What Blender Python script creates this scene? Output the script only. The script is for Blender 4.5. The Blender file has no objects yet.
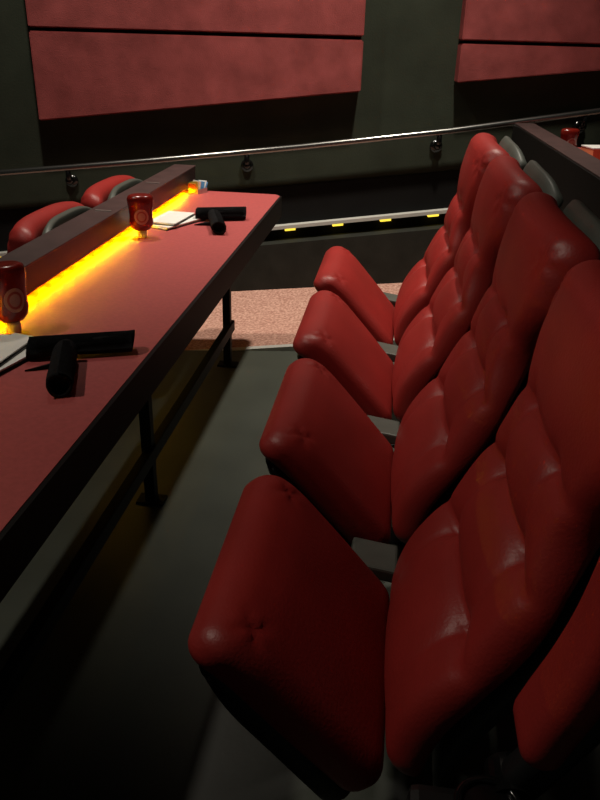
import bpy, bmesh, math, random
from mathutils import Vector, Matrix
random.seed(7)
S = bpy.context.scene
COL = S.collection

# ------------------------------------------------------------------ camera
EYE = 1.45
PITCH, YAW, ROLL = math.radians(25.9), math.radians(6.9), math.radians(1.65)
cam = bpy.data.cameras.new('camera')
cam.sensor_fit = 'VERTICAL'
cam.sensor_height = 36.0
cam.lens = 36.0 * 753.0 / 800.0
cam.clip_start = 0.02
camo = bpy.data.objects.new('camera', cam)
COL.objects.link(camo)
_h = Vector((-math.sin(YAW), math.cos(YAW), 0)); _r = Vector((math.cos(YAW), math.sin(YAW), 0)); _z = Vector((0, 0, 1))
_f = _h * math.cos(PITCH) - _z * math.sin(PITCH); _u = _z * math.cos(PITCH) + _h * math.sin(PITCH)
_rt = _r * math.cos(ROLL) + _u * math.sin(ROLL); _up = _u * math.cos(ROLL) - _r * math.sin(ROLL)
M = Matrix((_rt, _up, -_f)).transposed().to_4x4(); M.translation = (0, 0, EYE)
camo.matrix_world = M
S.camera = camo

# ------------------------------------------------------------------ world, lights, exposure
w = bpy.data.worlds.new('world'); S.world = w; w.use_nodes = True
w.node_tree.nodes['Background'].inputs[0].default_value = (0.9, 1.0, 0.85, 1)
w.node_tree.nodes['Background'].inputs[1].default_value = 0.012
S.view_settings.view_transform = 'Standard'; S.view_settings.look = 'None'
S.view_settings.exposure = 0.0; S.view_settings.gamma = 1.0
S.view_settings.use_curve_mapping = False

def spot(name, loc, target, energy, angle, blend=0.6, radius=0.08, color=(1, 0.9, 0.76)):
    l = bpy.data.lights.new(name, 'SPOT'); l.energy = energy; l.spot_size = math.radians(angle)
    l.spot_blend = blend; l.shadow_soft_size = radius; l.color = color
    o = bpy.data.objects.new(name, l); COL.objects.link(o); o.location = loc
    o.rotation_euler = (Vector(target) - Vector(loc)).to_track_quat('-Z', 'Y').to_euler()
    return o
spot('aisle_downlight', (0.15, 3.70, 3.9), (0.05, 3.85, 0), 390, 76, 1.0)
spot('aisle_downlight', (-1.5, 3.35, 3.9), (-1.45, 3.6, 0), 260, 84, 1.0)
spot('row_downlight', (-2.4, 1.05, 3.9), (-0.35, 1.25, 0.7), 130, 68, 1.0)

# ------------------------------------------------------------------ materials
MATS = {}
def mat(name, col, rough=0.5, metal=0.0, var=0.0, vscale=6.0, bump=0.0, bscale=80.0, spec=0.5, emit=None, estr=0.0, col2=None, detail=4.0):
    m = bpy.data.materials.new(name); m.use_nodes = True; nt = m.node_tree
    b = nt.nodes['Principled BSDF']
    b.inputs['Base Color'].default_value = (*col, 1); b.inputs['Roughness'].default_value = rough
    b.inputs['Metallic'].default_value = metal; b.inputs['Specular IOR Level'].default_value = spec
    tc = nt.nodes.new('ShaderNodeTexCoord')
    if var > 0 or col2:
        n = nt.nodes.new('ShaderNodeTexNoise'); n.inputs['Scale'].default_value = vscale; n.inputs['Detail'].default_value = detail
        nt.links.new(tc.outputs['Object'], n.inputs['Vector'])
        r = nt.nodes.new('ShaderNodeValToRGB'); nt.links.new(n.outputs['Fac'], r.inputs['Fac'])
        r.color_ramp.elements[0].position = 0.3; r.color_ramp.elements[1].position = 0.7
        c2 = col2 or tuple(c * (1 + var) for c in col); c1 = col if col2 else tuple(c * (1 - var) for c in col)
        r.color_ramp.elements[0].color = (*c1, 1); r.color_ramp.elements[1].color = (*c2, 1)
        nt.links.new(r.outputs['Color'], b.inputs['Base Color'])
    if bump > 0:
        n2 = nt.nodes.new('ShaderNodeTexNoise'); n2.inputs['Scale'].default_value = bscale; n2.inputs['Detail'].default_value = 3
        nt.links.new(tc.outputs['Object'], n2.inputs['Vector'])
        bp = nt.nodes.new('ShaderNodeBump'); bp.inputs['Strength'].default_value = bump; bp.inputs['Distance'].default_value = 0.004
        nt.links.new(n2.outputs['Fac'], bp.inputs['Height']); nt.links.new(bp.outputs['Normal'], b.inputs['Normal'])
    if emit:
        b.inputs['Emission Color'].default_value = (*emit, 1); b.inputs['Emission Strength'].default_value = estr
    MATS[name] = m
    return m
mat('red_leather', (0.33, 0.024, 0.020), 0.45, var=0.12, vscale=5, bump=0.18, bscale=170, spec=0.45)
mat('red_laminate', (0.45, 0.090, 0.088), 0.5, var=0.08, vscale=90, bump=0.05, bscale=300, spec=0.35)
mat('panel_fabric', (0.34, 0.082, 0.080), 0.95, var=0.24, vscale=7, bump=0.5, bscale=260, spec=0.1, detail=7)
mat('green_wall', (0.040, 0.048, 0.034), 0.9, var=0.18, vscale=4, bump=0.3, bscale=120, spec=0.15, detail=6)
mat('black_wall', (0.006, 0.006, 0.006), 0.8, var=0.2, vscale=5, spec=0.2)
mat('curb_grey', (0.022, 0.024, 0.020), 0.75, var=0.2, vscale=9, bump=0.2, bscale=150, spec=0.25)
mat('concrete', (0.085, 0.095, 0.078), 0.42, var=0.14, vscale=3.5, bump=0.06, bscale=60, spec=0.4, detail=8)
mat('carpet', (0.38, 0.17, 0.13), 1.0, vscale=75, bump=1.0, bscale=150, spec=0.05, col2=(0.80, 0.50, 0.40), detail=6)
mat('black_plastic', (0.008, 0.008, 0.008), 0.45, bump=0.05, bscale=200)
mat('black_gloss', (0.006, 0.006, 0.006), 0.15)
mat('black_paint', (0.004, 0.004, 0.0036), 0.6, var=0.3, vscale=12, spec=0.2)
mat('grey_plastic', (0.075, 0.085, 0.072), 0.5, var=0.08, vscale=14, bump=0.08, bscale=150)
mat('bracket_grey', (0.10, 0.105, 0.09), 0.45, var=0.1, vscale=20)
mat('brushed_metal', (0.55, 0.55, 0.52), 0.32, metal=0.9, var=0.1, vscale=30)
mat('light_trim', (0.62, 0.62, 0.58), 0.4)
mat('rail_metal', (0.28, 0.28, 0.27), 0.25, metal=0.95)
mat('brown_wood', (0.022, 0.010, 0.010), 0.42, var=0.25, vscale=16, bump=0.06, bscale=60)
mat('brown_wood_top', (0.060, 0.036, 0.034), 0.45, var=0.2, vscale=16)
mat('black_cloth', (0.010, 0.010, 0.011), 0.95, var=0.3, vscale=40, bump=0.6, bscale=300, spec=0.1)
mat('ketchup_red', (0.17, 0.010, 0.006), 0.22, spec=0.6)
mat('label_cream', (0.42, 0.27, 0.23), 0.5, var=0.08, vscale=60)
mat('label_red', (0.30, 0.05, 0.04), 0.5)
mat('cap_white', (0.75, 0.72, 0.66), 0.4)
mat('paper', (0.88, 0.87, 0.83), 0.6, var=0.04, vscale=30)
mat('menu_cover', (0.020, 0.016, 0.014), 0.45)
mat('blue_paper', (0.12, 0.34, 0.62), 0.5)
mat('yellow_paper', (0.75, 0.50, 0.06), 0.5)
mat('glow_orange', (0.75, 0.25, 0.12), 0.5)  # glow on the raised counter, put into the colour
mat('led_amber', (1.0, 0.7, 0.1), 0.5, emit=(1.0, 0.56, 0.0), estr=190)
mat('floor_amber', (1.0, 0.6, 0.1), 0.5, emit=(1.0, 0.55, 0.05), estr=6.0)  # for the added emitters under the table
mat('ledge_led', (1.0, 0.8, 0.2), 0.5, emit=(1.0, 0.72, 0.06), estr=1.3)

# ------------------------------------------------------------------ helpers
def link(name, me, m=None, parent=None, smooth=False):
    if isinstance(me, bmesh.types.BMesh):
        bm = me; me = bpy.data.meshes.new(name); bmesh.ops.recalc_face_normals(bm, faces=bm.faces); bm.to_mesh(me); bm.free()
    if m is not None and not me.materials: me.materials.append(MATS[m])
    if smooth:
        for p in me.polygons: p.use_smooth = True
    o = bpy.data.objects.new(name, me); COL.objects.link(o)
    if parent: o.parent = parent
    return o
def thing(name, label, cat, loc=(0, 0, 0), rotz=0.0, group=None):
    o = bpy.data.objects.new(name, None); COL.objects.link(o); o.location = loc; o.rotation_euler = (0, 0, rotz)
    o.empty_display_size = 0.1
    return tag(o, label, cat, group)
def tag(o, label, cat=None, group=None, kind=None):
    o['label'] = label
    if cat: o['category'] = cat
    if group: o['group'] = group
    if kind: o['kind'] = kind
    return o
def add_box(bm, lo, hi, bev=0.0, mtx=None):
    t = bmesh.new()
    bmesh.ops.create_cube(t, size=1.0)
    for v in t.verts:
        v.co = Vector([lo[i] + (v.co[i] + 0.5) * (hi[i] - lo[i]) for i in range(3)])
    if bev > 0: bmesh.ops.bevel(t, geom=t.edges[:], offset=bev, segments=2, affect='EDGES', profile=0.6)
    if mtx is not None: bmesh.ops.transform(t, matrix=mtx, verts=t.verts)
    me = bpy.data.meshes.new('tmp'); t.to_mesh(me); t.free(); bm.from_mesh(me); bpy.data.meshes.remove(me)
    return bm
def box(lo, hi, bev=0.0, mtx=None): return add_box(bmesh.new(), lo, hi, bev, mtx)
def add_tube(bm, pts, r, seg=14, caps=True):
    pts = [Vector(p) for p in pts]; rings = []
    for i, p in enumerate(pts):
        t = (pts[min(i + 1, len(pts) - 1)] - pts[max(i - 1, 0)]).normalized()
        a = t.orthogonal().normalized() if i == 0 else (rings_a - t * rings_a.dot(t)).normalized()
        rings_a = a; b = t.cross(a)
        rr = r[i] if isinstance(r, (list, tuple)) else r
        rings.append([bm.verts.new(p + (a * math.cos(2 * math.pi * k / seg) + b * math.sin(2 * math.pi * k / seg)) * rr) for k in range(seg)])
    for q0, q1 in zip(rings, rings[1:]):
        for k in range(seg): bm.faces.new((q0[k], q0[(k + 1) % seg], q1[(k + 1) % seg], q1[k]))
    if caps: bm.faces.new(rings[0][::-1]); bm.faces.new(rings[-1])
    return bm
def tube(pts, r, seg=14): return add_tube(bmesh.new(), pts, r, seg)
def lathe(prof, seg=32, sx=1.0, sy=1.0):
    bm = bmesh.new(); rings = []
    for r, z in prof:
        rings.append([bm.verts.new((sx * r * math.cos(2 * math.pi * k / seg), sy * r * math.sin(2 * math.pi * k / seg), z)) for k in range(seg)])
    for a, b in zip(rings, rings[1:]):
        for k in range(seg): bm.faces.new((a[k], a[(k + 1) % seg], b[(k + 1) % seg], b[k]))
    bm.faces.new(rings[0][::-1]); bm.faces.new(rings[-1])
    return bm
def prism(poly, z0, z1):
    """vertical prism; z0 / z1 numbers or per-corner lists"""
    bm = bmesh.new(); n = len(poly)
    f0 = z0 if isinstance(z0, list) else [z0] * n; f1 = z1 if isinstance(z1, list) else [z1] * n
    a = [bm.verts.new((p[0], p[1], f0[i])) for i, p in enumerate(poly)]; b = [bm.verts.new((p[0], p[1], f1[i])) for i, p in enumerate(poly)]
    bm.faces.new(a[::-1]); bm.faces.new(b)
    for i in range(n): bm.faces.new((a[i], a[(i + 1) % n], b[(i + 1) % n], b[i]))
    return bm
def rbox(half, r, n, fn):
    """rounded box, faces divided n=(nx,ny,nz), every point passed through fn(x,y,z)"""
    bm = bmesh.new(); verts = {}
    H = half
    def lin(i, k): # denser near the ends
        t = -1 + 2 * i / n[k]
        return t
    def V(ix, iy, iz):
        key = (ix, iy, iz)
        if key in verts: return verts[key]
        p = Vector([lin(c, k) * H[k] for k, c in enumerate(key)])
        q = Vector([max(-(H[k] - r), min(H[k] - r, p[k])) for k in range(3)])
        d = p - q
        if d.length > 1e-9: p = q + d.normalized() * min(r, r * max(abs(d[0]), abs(d[1]), abs(d[2])) / r)
        verts[key] = bm.verts.new(fn(*p)); return verts[key]
    for ax in range(3):
        o = [k for k in range(3) if k != ax]
        for side in (0, n[ax]):
            for i in range(n[o[0]]):
                for j in range(n[o[1]]):
                    qs = []
                    for (a, b) in ((i, j), (i + 1, j), (i + 1, j + 1), (i, j + 1)):
                        key = [0, 0, 0]; key[ax] = side; key[o[0]] = a; key[o[1]] = b; qs.append(V(*key))
                    bm.faces.new(qs)
    return bm
def spline(pts):
    """Catmull-Rom through pts resampled to arc length; returns f(s)->(point, tangent), length"""
    P = [Vector(p) for p in pts]; P = [P[0] * 2 - P[1]] + P + [P[-1] * 2 - P[-2]]
    out = []
    for i in range(1, len(P) - 2):
        for k in range(16):
            t = k / 16
            out.append(0.5 * ((2 * P[i]) + (P[i + 1] - P[i - 1]) * t + (2 * P[i - 1] - 5 * P[i] + 4 * P[i + 1] - P[i + 2]) * t * t + (3 * P[i] - P[i - 1] - 3 * P[i + 1] + P[i + 2]) * t ** 3))
    out.append(P[-2]); L = [0.0]
    for a, b in zip(out, out[1:]): L.append(L[-1] + (b - a).length)
    def f(s):
        s = max(0.0, min(L[-1] - 1e-6, s)); lo = 0
        for k in range(len(L) - 1):
            if L[k] <= s <= L[k + 1]: lo = k; break
        t = (s - L[lo]) / max(1e-9, L[lo + 1] - L[lo])
        a, b = out[lo], out[lo + 1]
        t0 = (out[min(lo + 1, len(out) - 1)] - out[max(lo - 1, 0)]).normalized(); t1 = (out[min(lo + 2, len(out) - 1)] - out[lo]).normalized()
        return a.lerp(b, t), t0.lerp(t1, t).normalized()
    return f, L[-1]

# ------------------------------------------------------------------ the setting
# side wall plane, turned ten degrees against the row, everything on it climbs with the aisle
TH = math.radians(10)
WO = Vector((-0.575, 4.579, 0)); WD = Vector((math.cos(TH), math.sin(TH), 0)); WN = Vector((math.sin(TH), -math.cos(TH), 0))
def wp(s, d, z): return WO + WD * s + WN * d + Vector((0, 0, z))
def wall_prism(s0, s1, d0, d1, zb0, zb1, zt0, zt1):
    p = [wp(s0, d0, 0), wp(s1, d0, 0), wp(s1, d1, 0), wp(s0, d1, 0)]
    return prism(p, [zb0, zb1, zb1, zb0], [zt0, zt1, zt1, zt0])
SA, SB = -5.0, 5.0
def ln(z0, k): return lambda s: z0 + k * s
z_wains = ln(0.645, 0.105); z_curb = ln(0.327, 0.111); z_base = ln(0.038, 0.066)
tag(link('wall_far', wall_prism(SA, SB, -0.2, 0.0, z_wains(SA), z_wains(SB), 4.4, 4.4), 'green_wall'), 'dark green side wall behind the handrail and red panels', kind='structure')
tag(link('trim_1', wall_prism(SA, SB, -0.2, 0.004, -1, -1, z_wains(SA), z_wains(SB)), 'black_wall'), 'black lower band of the side wall', kind='structure')
tag(link('baseboard_far', wall_prism(SA, SB, 0.004, 0.12, -1, -1, z_curb(SA), z_curb(SB)), 'curb_grey'), 'dark grey kerb along the foot of the side wall', kind='structure')
# carpeted aisle ramp
DN = 1.03
def zn(s): return 0.024 + 0.075 * s
rp = [wp(SA, DN, 0), wp(SB, DN, 0), wp(SB, 0.12, 0), wp(SA, 0.12, 0)]
tag(link('floor', prism(rp, -1.0, [zn(SA), zn(SB), z_base(SB), z_base(SA)]), 'carpet'), 'mottled pink beige carpet on the sloping aisle', kind='structure')
def nos_y(x): # y of the nosing line at x
    return (WO + WN * (DN + 0.03)).y + (x - (WO + WN * (DN + 0.03)).x) * math.tan(TH)
def slab(x0, x1, z, ynear=-2.5): return prism([(x0, ynear), (x1, ynear), (x1, nos_y(x1)), (x0, nos_y(x0))], -1.0, z)
tag(link('floor', slab(-1.16, 0.78, 0.0), 'concrete'), 'dull grey green concrete floor between table and red chairs', kind='structure')
tag(link('floor', slab(-4.5, -1.16, -0.310), 'concrete'), 'lower concrete floor of the row in front', kind='structure')
tag(link('floor', slab(0.78, 4.0, 0.17), 'concrete'), 'raised concrete floor of the row behind', kind='structure')
bmn = prism([wp(SA, DN + 0.03, 0), wp(SB, DN + 0.03, 0), wp(SB, DN - 0.005, 0), wp(SA, DN - 0.005, 0)], -0.6, [zn(SA) + .008, zn(SB) + .008, zn(SB) + .008, zn(SA) + .008])
tag(link('trim_2', bmn, 'light_trim'), 'thin bright metal strip along the carpet edge', kind='structure')
tag(link('ceiling', prism([(-5, -3), (4.5, -3), (4.5, 6), (-5, 6)], 4.4, 4.5), 'black_wall'), 'black ceiling', kind='structure')

# fabric wall panels (0.1 m deep)
def panel(s0, s1, zb, zt, label):
    p = [(s0, zb(s0)), (s1, zb(s1)), (s1, zt(s1)), (s0, zt(s0))]
    bm = bmesh.new(); a = [bm.verts.new(wp(s, 0.002, z)) for s, z in p]; b = [bm.verts.new(wp(s, 0.1, z)) for s, z in p]
    bm.faces.new(a); bm.faces.new(b[::-1])
    for i in range(4): bm.faces.new((a[i], b[i], b[(i + 1) % 4], a[(i + 1) % 4]))
    bmesh.ops.recalc_face_normals(bm, faces=bm.faces)
    bmesh.ops.bevel(bm, geom=[e for e in bm.edges], offset=0.007, segments=2, affect='EDGES')
    return tag(link('acoustic_panel', bm, 'panel_fabric'), label, 'wall panel', 'red fabric wall panels')
pb = ln(1.137, 0.107)
panel(-1.485, 0.305, pb, ln(1.430, 0), 'lower red fabric wall panel above the left part of the handrail')
panel(-1.485, 0.305, ln(1.447, 0), ln(2.6, 0), 'upper red fabric wall panel at top left, cut by the top edge')
panel(0.845, 2.75, pb, ln(1.427, 0), 'narrow lower red fabric wall panel above the raised counter')
panel(0.845, 2.75, ln(1.443, 0), ln(2.6, 0), 'upper red fabric wall panel in the top right corner')

# handrail
hr = thing('handrail', 'dark metal handrail climbing along the green side wall', 'handrail', wp(0, 0.08, 0.866))
RP = [(-4.5, 0.42), (-1.747, 0.688), (-0.887, 0.772), (-0.025, 0.866), (0.835, 0.972), (1.178, 1.023), (1.69, 1.099), (4.0, 1.42)]
def rail_z(s):
    for (a, za), (b, zb) in zip(RP, RP[1:]):
        if a <= s <= b: return za + (zb - za) * (s - a) / (b - a)
o0 = wp(0, 0.08, 0.866)
link('rail', tube([wp(s, 0.08, z) - o0 for s, z in RP], 0.018, 16), 'rail_metal', hr, True)
for s in (-2.4, -1.36, -0.331, 0.778, 1.609, 2.7):
    z = rail_z(s); b0 = wp(s, 0.0, z - 0.085) - o0
    bm = tube([wp(s, 0.002, z - 0.085) - o0, wp(s, 0.018, z - 0.085) - o0], 0.036, 18)
    add_tube(bm, [wp(s, 0.018, z - 0.085) - o0, wp(s, 0.055, z - 0.08) - o0, wp(s, 0.078, z - 0.055) - o0, wp(s, 0.08, z - 0.015) - o0], [0.02, 0.019, 0.016, 0.014], 12)
    bmesh.ops.create_uvsphere(bm, u_segments=14, v_segments=8, radius=0.026, matrix=Matrix.Translation(wp(s, 0.06, z - 0.075) - o0))
    link('bracket', bm, 'black_gloss', hr, True)

# lit ledge on the kerb wall
lg = thing('lit_ledge', 'silver ledge with small amber lamps under it, behind the table end', 'ledge', wp(0, 0.02, 0.41))
o1 = wp(0, 0.02, 0.41)
zl = ln(0.409, 0.114)
bm = wall_prism(-3.5, 3.5, 0.004, 0.055, zl(-3.5) - 0.011, zl(3.5) - 0.011, zl(-3.5) + 0.009, zl(3.5) + 0.009)
bmesh.ops.translate(bm, vec=-o1, verts=bm.verts); link('ledge_strip', bm, 'light_trim', lg)
for k in range(-9, 11):
    s = -0.071 + 0.29 * k
    if abs(s) > 3.3: continue
    z = zl(s) - 0.026
    bm = wall_prism(s - 0.032, s + 0.032, 0.004, 0.040, z - 0.001 - .0036, z - 0.001 + .0036, z + 0.014 - .0036, z + 0.014 + .0036)
    bmesh.ops.translate(bm, vec=-o1, verts=bm.verts); link('lamp', bm, 'ledge_led', lg)

# ------------------------------------------------------------------ counter table
def counter(loc, y0, y1, label, legs, full=True):
    """table edge at local x=0, console towards -x; y0..y1 along the row"""
    t = thing('counter_table', label, 'table', loc)
    ch = 0.035
    bm = prism([(-0.49, y0), (-0.004, y0), (-0.004, y1 - ch), (-0.03, y1), (-0.49, y1)], 0.735, 0.752)
    link('tabletop', bm, 'red_laminate', t)
    bm = prism([(-0.49, y0 - .006), (0.006, y0 - .006), (0.006, y1 - ch), (-0.024, y1 + .008), (-0.49, y1 + .008)], 0.655, 0.735)
    o = link('apron', bm, 'black_paint', t)
    link('edge_band', prism([(-0.004, y0 - .006), (0.006, y0 - .006), (0.006, y1 - ch), (-0.024, y1 + .008), (-0.47, y1 + .008), (-0.47, y1), (-0.03, y1), (-0.004, y1 - ch)], 0.735, 0.7505), 'black_paint', t)
    for y in legs:
        bm = box((-0.212, y - 0.018, 0.0), (-0.176, y + 0.018, 0.655), 0.003)
        add_box(bm, (-0.24, y - 0.03, 0.0), (-0.148, y + 0.03, 0.008))
        link('leg', bm, 'black_paint', t)
        bm = box((-0.40, y - 0.02, 0.615), (-0.06, y + 0.02, 0.655), 0.003)
        add_box(bm, (-0.09, y - 0.012, 0.59), (-0.06, y + 0.012, 0.655), 0.002)
        link('cross_beam', bm, 'black_paint', t)
    if legs: link('foot_rail', box((-0.20, y0, 0.165), (-0.168, legs[0] + 0.05, 0.215), 0.004), 'black_paint', t)
    # console
    c = link('console', box((-0.54, y0, 0.786), (-0.44, y1 + 0.06, 0.853), 0.0), 'brown_wood', t)
    link('led_shield', box((-0.444, y0, 0.779), (-0.439, y1 + 0.06, 0.787)), 'brown_wood', c)  # lip added to keep direct LED light off the chairs
    link('console_cap', box((-0.545, y0, 0.853), (-0.437, y1 + 0.065, 0.860), 0.002), 'brown_wood_top', c)
    link('console_back', box((-0.54, y0, 0.45), (-0.505, y1 + 0.06, 0.786)), 'brown_wood', c)
    return t, c
T, CON = counter((-0.56, 0, 0), -0.3, 3.655, 'long narrow red topped counter table with black edge and dark console', [3.285, 2.09, 0.90])
lme = bpy.data.meshes.new('led'); bm = box((-0.012, -0.008, -0.003), (0.012, 0.008, 0.003)); bm.to_mesh(lme); bm.free(); lme.materials.append(MATS['led_amber'])
for k in range(64):
    y = 0.05 + 0.09 * k
    if y > 3.64: break
    o = link('led', lme, None, CON); o.location = (-0.457, y, 0.7815)
for k in range(6):  # added emitters, no lamps seen here; they tint the floor amber
    link('added_floor_glow', box((-0.50, 2.35 + 0.22 * k, 0.442), (-0.47, 2.41 + 0.22 * k, 0.45)), 'floor_amber', CON)
link('added_glow_rail', box((-0.506, 2.2, 0.45), (-0.465, 3.6, 0.47)), 'black_paint', CON)  # added carrier for the floor glow emitters
for y in (2.62, 3.2, 1.6):
    link('cap_joint', box((-0.52, y - 0.006, 0.860), (-0.46, y + 0.006, 0.8625), 0.001), 'brushed_metal', CON)

# ------------------------------------------------------------------ chairs
PROF = [(.076, .350), (.086, .42), (.106, .485), (.148, .562), (.195, .640), (.228, .715), (.254, .80), (.272, .90), (.288, 1.0), (.306, 1.075), (.322, 1.125)]
pf, PL = spline([(x, 0, z) for x, z in PROF])
HB, TB = 0.283, 0.052
# arc position of tuft rows by height
def s_of_z(z):
    best = 0
    for k in range(400):
        if pf(PL * k / 400)[0].z <= z: best = PL * k / 400
    return best
ROWS = [(s_of_z(0.590), (-0.15, 0.15)), (s_of_z(0.745), (-0.15, 0.13)), (s_of_z(0.89), (-0.13, 0.13))]
S82 = s_of_z(0.85)
def g(x, w): return math.exp(-(x / w) ** 2)
def tuft(u, s):
    d = 0.0
    for i, (sr, us) in enumerate(ROWS):
        amp = (1.0, 1.0, 0.7)[i]
        for up in us:
            d -= amp * 0.026 * math.exp(-math.hypot(u - up, (s - sr)) / 0.030)
        # sagging crease between and beyond the pulls
        sag = sr + 0.012 * math.sin((u + 0.15) / 0.30 * math.pi)
        fade = max(0.0, 1 - (abs(u) / 0.285) ** 6)
        d -= amp * fade * 0.019 * math.exp(-abs(s - sag) / 0.012)
        # fold running down from each pull
        for up in us:
            du = u - up - 0.10 * (sr - s) * (1 if up > 0 else -1)
            if s < sr: d -= amp * 0.013 * math.exp(-abs(du) / 0.008) * math.exp(-(sr - s) / 0.065)
    # swell of the padded lobes between the rows and columns
    knots = [-0.02, ROWS[0][0], ROWS[1][0], ROWS[2][0], ROWS[2][0] + 0.22]
    for a, b, amp in zip(knots, knots[1:], (0.015, 0.015, 0.013, 0.004)):
        amp *= max(0.25, 1 - (abs(u) / 0.27) ** 2.5)
        if a <= s <= b:
            q = (s - a) / (b - a)
            d += amp * max(0.0, math.sin(math.pi * q)) ** 0.65
            if s < knots[3]: d += 0.005 * abs(math.cos(math.pi * (u / 0.30))) ** 0.7 * math.sin(math.pi * q)
    d -= 0.006
    return d
def back_fn(x, y, z):
    # x across (u), y along profile, z thickness (+ = front)
    u = x; s = y + PL / 2
    top = max(0.0, (s - PL * 0.55) / (PL * 0.45))
    s2 = s - 0.030 * (abs(u) / HB) ** 4 * top ** 2
    bot = max(0.0, 1 - s / (PL * 0.25))
    hd = max(0.0, min(1.0, (s - S82 - 0.02) / 0.13)); hd = hd * hd * (3 - 2 * hd)
    u2 = u * (0.90 + 0.08 * hd - 0.03 * bot - 0.12 * g(s - S82, 0.09)) + 0.020
    p, t = pf(s2)
    n = Vector((-t.z, 0, t.x))
    d = z * (1 + 0.15 * top) if z > 0 else z * (0.35 + 0.55 * top)
    if z > 0: d += tuft(u, s2) * min(1, z / TB)
    # wings: edges of the head part curve back a little
    bend = 0.05 * (abs(u) / HB) ** 3 * top
    # corner gathers
    for c in (-1, 1):
        r = math.hypot(u - c * 0.235, s2 - (PL - 0.075)); a = math.atan2(s2 - (PL - 0.075), u - c * 0.235)
        if z > 0: d += 0.0028 * math.sin(a * 5) * math.exp(-((r - 0.02) / 0.022) ** 2)
    ext = s2 - max(0.0, min(PL, s2))
    q = p + n * d + t * ext
    return Vector((q.x + bend, u2, q.z))
SX0, SZ0, SX1, SZ1 = -0.226, 0.668, 0.046, 0.362   # top line of the raised seat, front to back
ST = Vector((SX1 - SX0, 0, SZ1 - SZ0)); SL = ST.length; ST.normalize(); SN = Vector((-ST.z, 0, ST.x))
def seat_fn(x, y, z):
    # x across, y front(-)..back(+), z thickness
    t = (y + SL / 2)
    w_ = 1 - 0.05 * (t / SL) ** 2
    crown = 0.014 * (1 - (x / 0.245) ** 2) * math.sin(max(0, min(1, t / SL)) * math.pi)
    d = z * 0.82 - 0.045
    if z > 0: d += crown * (z / 0.055)
    # front lip rolls down
    f = max(0.0, 1 - t / 0.11); d -= 0.022 * f * f
    if z > 0:
        for c in (-1, 1):
            r = math.hypot(x - c * 0.195, t - 0.055); a = math.atan2(t - 0.055, x - c * 0.195)
            d += 0.0035 * math.sin(a * 4 + 0.6) * math.exp(-((r - 0.016) / 0.018) ** 2) - 0.004 * math.exp(-(r / 0.02) ** 2)
    q = Vector((SX0, 0, SZ0)) + ST * t + SN * d
    return Vector((q.x, x * w_, q.z))
def pan_fn(x, y, z):
    t = (y + SL / 2) * 0.90 + 0.045
    d = z - 0.108
    if z < 0: d += 0.030 * (max(0, 1 - (t - .045) / 0.14) ** 2)   # rounded nose
    q = Vector((SX0, 0, SZ0)) + ST * t + SN * d
    return Vector((q.x, x, q.z))
def shell_fn(x, y, z):
    s = y + PL / 2 + 0.0
    top = max(0.0, (s - PL * 0.55) / (PL * 0.45))
    s2 = s - 0.060 * (abs(x) / HB) ** 4 * top ** 2 + 0.020 * top
    p, t = pf(s2); n = Vector((-t.z, 0, t.x))
    ext = s2 - max(0.0, min(PL, s2))
    q = p + n * (z - 0.047 - 0.022 * top) + t * ext
    return Vector((q.x + 0.05 * (abs(x) / HB) ** 3 * top, x * 0.90 + 0.020, q.z))
GAP = -0.315
def mesh_of(bm, name, m):
    me = bpy.data.meshes.new(name); bmesh.ops.recalc_face_normals(bm, faces=bm.faces); bm.to_mesh(me); bm.free()
    me.materials.append(MATS[m])
    for p in me.polygons: p.use_smooth = True
    return me
def flat(bm, name, m):
    me = bpy.data.meshes.new(name); bmesh.ops.recalc_face_normals(bm, faces=bm.faces); bm.to_mesh(me); bm.free(); me.materials.append(MATS[m]); return me
CH = {}
CH['backrest'] = mesh_of(rbox((HB, PL / 2, TB), 0.048, (72, 84, 10), back_fn), 'backrest', 'red_leather')
CH['back_shell'] = mesh_of(rbox((HB * 0.98, PL / 2, 0.016), 0.014, (36, 40, 4), shell_fn), 'back_shell', 'grey_plastic')
CH['seat_cushion'] = mesh_of(rbox((0.256, SL / 2, 0.055), 0.046, (56, 48, 12), seat_fn), 'seat_cushion', 'red_leather')
CH['seat_pan'] = mesh_of(rbox((0.232, SL / 2, 0.035), 0.03, (24, 24, 6), pan_fn), 'seat_pan', 'black_plastic')
# bracket in the gap: sloping plate that carries the seat hinge
bm = bmesh.new()
R45 = Matrix.Translation((-0.005, -GAP, 0.385)) @ Matrix.Rotation(math.radians(8), 4, 'Y')
add_box(bm, (-0.060, -0.05, -0.016), (0.045, 0.05, 0.016), 0.006, R45)
CH['hinge_bracket'] = flat(bm, 'hinge_bracket', 'bracket_grey')
bm = box((0.075, GAP - 0.022, 0.010), (0.155, GAP + 0.022, 0.35), 0.006)
add_box(bm, (-0.03, GAP - 0.04, 0.0), (0.27, GAP + 0.04, 0.012), 0.003)
add_box(bm, (0.06, GAP - 0.026, 0.31), (0.30, GAP + 0.026, 0.36), 0.01)
CH['standard'] = flat(bm, 'standard', 'black_plastic')
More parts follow.
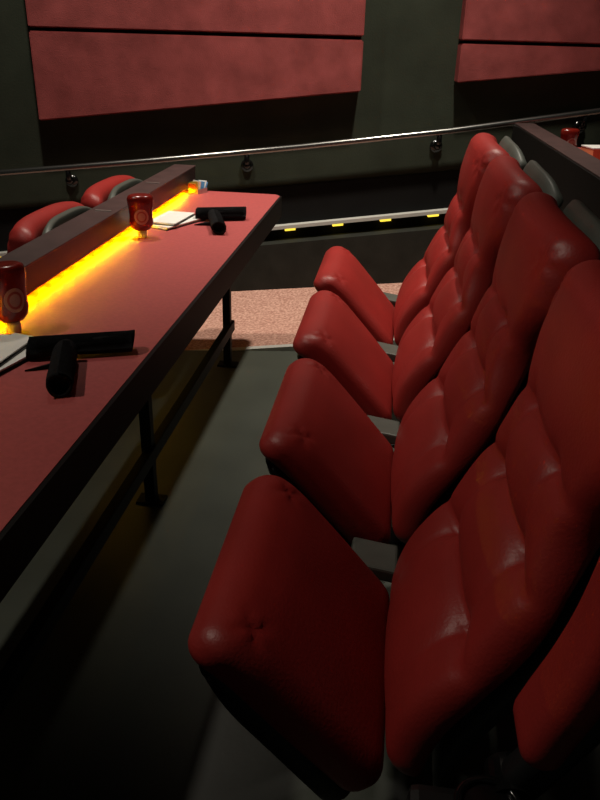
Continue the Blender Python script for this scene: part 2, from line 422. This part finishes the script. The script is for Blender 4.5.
# arm rest tipped up between the backs
AF = [(.205, .50), (.250, .585), (.292, .68), (.318, .78), (.333, .88)]
af, AL = spline([(x, 0, z) for x, z in AF])
def arm_fn(x, y, z):
    s = y + AL / 2; p, t = af(s); n = Vector((-t.z, 0, t.x)); e = s - max(0, min(AL, s))
    q = p + n * z + t * e
    return Vector((q.x, x + GAP, q.z))
CH['armrest'] = mesh_of(rbox((0.026, AL / 2, 0.030), 0.020, (10, 24, 10), arm_fn), 'armrest', 'black_plastic')
bm = tube([(0.20, GAP - 0.03, 0.50), (0.20, GAP + 0.03, 0.50)], 0.032, 20)
CH['arm_pivot'] = flat(bm, 'arm_pivot', 'black_gloss')
HB2 = [(k, CH[k]) for k in ('backrest', 'back_shell', 'seat_cushion', 'seat_pan', 'hinge_bracket', 'standard', 'armrest', 'arm_pivot')]
def chair(loc, label, group, extra_far=False):
    t = thing('theater_chair', label, 'chair', loc, 0, group)
    arm = None
    for k, me in HB2:
        o = link(k, me, None, arm if k == 'arm_pivot' else t)
        if k == 'armrest': arm = o
    if extra_far:
        for k in ('standard',):
            o = link(k, CH[k], None, t); o.location = (0, -2 * GAP, 0)
    return t
G1 = 'red leather theater chairs in the near row'
c1 = chair((0.022, 1.073, 0), 'nearest red leather theater chair, its seat cushion at bottom centre', G1)
c2 = chair((0.018, 1.703, 0), 'second red leather theater chair from the camera', G1)
c3 = chair((0.006, 2.333, 0), 'third red leather theater chair from the camera, second from the aisle', G1)
c4 = chair((-0.004, 2.963, 0), 'farthest red leather theater chair, beside the carpeted aisle', G1, True)
# end of the row at the nearest chair: broad red pad on the tipped up arm, black side panel with cup ring
AF2 = [(.214, .615), (.230, .665), (.252, .73), (.272, .81), (.287, .91)]
af2, AL2 = spline([(x, 0, z) for x, z in AF2])
def pad_fn(x, y, z):
    s = y + AL2 / 2; p, t = af2(s); n = Vector((-t.z, 0, t.x)); e = s - max(0, min(AL2, s))
    q = p + n * z + t * e
    return Vector((q.x, x - 0.328, q.z))
tag(link('arm_pad', mesh_of(rbox((0.055, AL2 / 2 + 0.01, 0.03), 0.026, (14, 26, 10), pad_fn), 'arm_pad', 'red_leather'), None, c1), 'red padded armrest tipped up')
bm = box((0.10, -0.36, 0.012), (0.46, -0.325, 0.46), 0.012)
add_box(bm, (0.06, -0.44, 0.44), (0.48, -0.315, 0.485), 0.015)
link('end_panel', bm, 'black_plastic', c1)
bm = tube([(0.165, -0.37, 0.482), (0.165, -0.37, 0.52)], 0.042, 28)
cup = link('cup_holder', bm, 'black_gloss', c1)
bm = bmesh.new(); add_tube(bm, [(0.165 + 0.042 * math.cos(a), -0.37 + 0.042 * math.sin(a), 0.522) for a in [2 * math.pi * k / 28 for k in range(29)]], 0.006, 8)
link('ring', bm, 'black_gloss', cup, True)
G2 = 'red theater chairs of the row in front'
chair((-1.655, 2.75, -0.310), 'red theater chair back rising behind the console, left of the two', G2)
chair((-1.655, 3.41, -0.310), 'red theater chair back rising behind the console, nearer the wall', G2, True)

# ------------------------------------------------------------------ row behind: raised counter
T2, C2 = counter((0, 0, 0), -0.3, 4.45, 'raised dark counter behind the red chairs with red top', [], False)
T2.location = (1.325, 0.03, 0.182); T2.rotation_euler = (0, 0, math.radians(2.3))
link('back_panel', box((-0.55, -0.3, -0.18), (-0.541, 4.51, 0.853), 0), 'black_paint', T2)
for y in (1.0, 2.6, 4.2):
    link('leg', box((-0.212, y - 0.018, -0.012), (-0.176, y + 0.018, 0.655), 0.003), 'black_paint', T2)

# ------------------------------------------------------------------ things on the counter
TZ = 0.752
def bottle(name, loc, rz, h, label):
    t = thing(name, label, 'ketchup bottle', loc, rz, 'ketchup bottles on the counter')
    k = h / 0.165
    link('cap', lathe([(0.013, 0), (0.0165, 0.001), (0.0175, 0.018 * k), (0.0165, 0.024 * k), (0.014, 0.026 * k)], 28), 'cap_white', t, True)
    prof = [(0.013, 0.0255 * k), (0.021, 0.029 * k), (0.0315, 0.042 * k), (0.0345, 0.060 * k), (0.033, 0.085 * k), (0.0335, 0.105 * k), (0.0365, 0.130 * k), (0.0375, 0.148 * k), (0.034, 0.159 * k), (0.026, 0.164 * k), (0.012, 0.162 * k)]
    prof = [(r * (1.0 if i == 0 else 1.28), z) for i, (r, z) in enumerate(prof)]
    b = link('bottle_body', lathe(prof, 36, 1.0, 0.75), 'ketchup_red', t, True)
    # oval label wrapped on the broad face that looks along -y
    bm = bmesh.new()
    def rr(z):
        for (r0, z0), (r1, z1) in zip(prof, prof[1:]):
            if z0 <= z <= z1: return r0 + (r1 - r0) * (z - z0) / max(1e-6, z1 - z0)
        return 0.03
    def patch(bm, rx, rz_, zc, off, rin=0.0):
        n = 28; rings = []
        for q in range(5):
            f = rin + (1 - rin) * q / 4; ring = []
            for a in range(n):
                an = 2 * math.pi * a / n; px = rx * f * math.cos(an); z = zc + rz_ * f * math.sin(an)
                R = rr(z); c = max(-1, min(1, px / R)); ang = math.acos(c)
                ring.append(bm.verts.new((R * c, -R * 0.75 * math.sin(ang) - off, z)))
            rings.append(ring)
        for r0, r1 in zip(rings, rings[1:]):
            for a in range(n): bm.faces.new((r0[a], r0[(a + 1) % n], r1[(a + 1) % n], r1[a]))
    patch(bm, 0.026, 0.029 * k, 0.085 * k, 0.0008, 0.02)
    lb = link('label', bm, 'label_cream', b, True)
    bm = bmesh.new(); patch(bm, 0.019, 0.021 * k, 0.085 * k, 0.0014, 0.72)
    link('label_ring', bm, 'label_red', lb, True)
    return t
bottle('ketchup_bottle', (-0.938, 2.70, TZ), math.radians(22), 0.158, 'upside down red ketchup bottle by the farther menus')
bottle('ketchup_bottle', (-0.938, 1.685, TZ), math.radians(50), 0.178, 'upside down red ketchup bottle cut by the left edge')
b3 = bottle('ketchup_bottle', (0.81, 4.05, 0.182 + TZ), math.radians(20), 0.135, 'dim ketchup bottle on the raised counter behind the chairs')

def napkin(a, b, r, label, seed, tail=None, z=TZ):
    rnd = random.Random(seed); a = Vector((*a, 0)); b = Vector((*b, 0)); c = (a + b) / 2; d = (b - a); L = d.length; rz = math.atan2(d.y, d.x)
    t = thing('napkin_roll', label, 'napkin', (c.x, c.y, z), rz, 'rolled black napkins')
    bm = bmesh.new(); seg, n = 26, 22; rings = []
    ph = rnd.random() * 6
    for i in range(n + 1):
        x = -L / 2 + L * i / n; ring = []
        for k in range(seg):
            an = 2 * math.pi * k / seg
            rr = r * (1 + 0.05 * math.sin(2 * an + ph + 4 * i / n) + 0.035 * math.sin(9 * i / n + ph + 3 * an) + rnd.uniform(-.015, .015))
            zz = r + rr * math.sin(an) * 0.94; ring.append(bm.verts.new((x + 0.006 * math.sin(an * 1 + ph), rr * math.cos(an), max(0.0005, zz))))
        rings.append(ring)
    for q0, q1 in zip(rings, rings[1:]):
        for k in range(seg): bm.faces.new((q0[k], q0[(k + 1) % seg], q1[(k + 1) % seg], q1[k]))
    # hollow ends
    for ring, sgn in ((rings[0], 1), (rings[-1], -1)):
        cen = sum((v.co for v in ring), Vector()) / seg
        inn = [bm.verts.new(cen + (v.co - cen) * 0.72) for v in ring]; dp = [bm.verts.new(v.co + Vector((sgn * 0.02, 0, 0))) for v in inn]
        for k in range(seg):
            bm.faces.new((ring[k], ring[(k + 1) % seg], inn[(k + 1) % seg], inn[k])); bm.faces.new((inn[k], inn[(k + 1) % seg], dp[(k + 1) % seg], dp[k]))
        bm.faces.new(dp)
    link('roll', bm, 'black_cloth', t, True)
    # loose flap along the roll
    bm = bmesh.new(); rows = []
    for i in range(13):
        x = -L / 2 + 0.004 + (L - 0.008) * i / 12; row = []
        for j in range(5):
            an = math.radians(200 - 28 * j); row.append(bm.verts.new((x, (r * 1.06) * math.cos(an), r + (r * 1.05) * math.sin(an) * .95 + 0.001)))
        rows.append(row)
    for q0, q1 in zip(rows, rows[1:]):
        for j in range(4): bm.faces.new((q0[j], q0[j + 1], q1[j + 1], q1[j]))
    bmesh.ops.solidify(bm, geom=bm.faces[:], thickness=0.002)
    link('flap', bm, 'black_cloth', t, True)
    if tail:
        pts = [Vector((*p, 0)) for p in tail]; inv = Matrix.Rotation(-rz, 4, 'Z')
        pts = [inv @ (p - Vector((c.x, c.y, 0))) for p in pts]
        bm = bmesh.new(); lo = [bm.verts.new((p.x, p.y, 0.0008)) for p in pts]; hi = [bm.verts.new((p.x, p.y, 0.0045 + (0.012 if i == 0 else 0))) for i, p in enumerate(pts)]
        bm.faces.new(lo[::-1]); bm.faces.new(hi)
        for i in range(len(pts)): bm.faces.new((lo[i], lo[(i + 1) % len(pts)], hi[(i + 1) % len(pts)], hi[i]))
        link('corner', bm, 'black_cloth', t)
    return t
napkin((-0.825, 1.533), (-0.603, 1.622), 0.026, 'long black napkin roll lying across near the left menus', 1)
napkin((-0.668, 1.345), (-0.735, 1.530), 0.027, 'short black napkin roll pointing at the camera, nearer pair', 2, [(-0.715, 1.50), (-0.80, 1.455), (-0.765, 1.50), (-0.73, 1.525)])
napkin((-0.815, 3.020), (-0.622, 3.088), 0.026, 'far black napkin roll lying across near the table end', 3)
napkin((-0.668, 2.800), (-0.735, 3.000), 0.027, 'far short black napkin roll pointing at the camera', 4, [(-0.715, 2.94), (-0.80, 2.93), (-0.77, 2.98), (-0.735, 2.99)])

def menu(loc, rz, w_, l_, label, z=TZ, leaves=3):
    t = thing('menu_booklet', label, 'menu', (*loc, z), rz, 'folded menus on the counter')
    link('cover', box((-w_ / 2, -l_ / 2, 0), (w_ / 2, l_ / 2, 0.0025)), 'menu_cover', t)
    for k in range(leaves):
        q = Matrix.Translation((0.003 * k - .004, 0.002 * k, 0.0026 + 0.0032 * k)) @ Matrix.Rotation(math.radians(1.2 * (k - 1)), 4, 'Z')
        link('page', box((-w_ / 2 + .003, -l_ / 2 + .004, 0), (w_ / 2 - .003, l_ / 2 - .004, 0.003), 0, q), 'paper', t)
    return t
menu((-0.888, 2.950), math.radians(-24), 0.13, 0.24, 'white menu booklet behind the farther ketchup bottle')
menu((-0.900, 2.962), math.radians(-6), 0.12, 0.22, 'white menu lying on top at the farther ketchup bottle', TZ + 0.0125, 2)
menu((-0.888, 1.520), math.radians(-14), 0.13, 0.24, 'white menu booklet cut by the left edge under the napkin')
menu((-0.908, 1.505), math.radians(-3), 0.12, 0.22, 'white menu on top of the stack at the left edge', TZ + 0.0125, 2)

cd = thing('sweetener_caddy', 'small caddy of blue, white and yellow packets at the console end', 'caddy', (-0.960, 3.60, TZ), math.radians(65))
bm = box((-0.035, -0.03, 0), (0.035, 0.03, 0.006), 0.001)
for s in (-1, 1): add_box(bm, (-0.035, s * 0.029 - 0.0015, 0), (0.035, s * 0.029 + 0.0015, 0.022))
link('tray', bm, 'brushed_metal', cd)
for k in range(7):
    mname = ('yellow_paper', 'yellow_paper', 'paper', 'blue_paper', 'blue_paper', 'paper', 'blue_paper')[k]
    x = -0.032 + 0.0105 * k
    q = Matrix.Translation((x, 0, 0.007)) @ Matrix.Rotation(math.radians(-8 + 7 * k), 4, 'Y') @ Matrix.Rotation(math.radians(random.uniform(-9, 9)), 4, 'X')
    link('packet', box((-0.002, -0.024, 0), (0.002, 0.024, 0.042 + 0.004 * (k % 3)), 0.0008, q), mname, cd)
nb = thing('glow_block', 'orange and white block standing in for glow on the raised counter at right', 'box', (0.95, 4.05, 0.182 + TZ), 0.3)  # added block, its orange imitates lamplight on the red counter top
link('glow_body', prism([(-.05, -.06), (.05, -.06), (.05, .06), (-.05, .06)], 0, 0.05), 'glow_orange', nb)
link('glow_top', box((-.052, -.062, .05), (.052, .062, .056), .001), 'paper', nb)
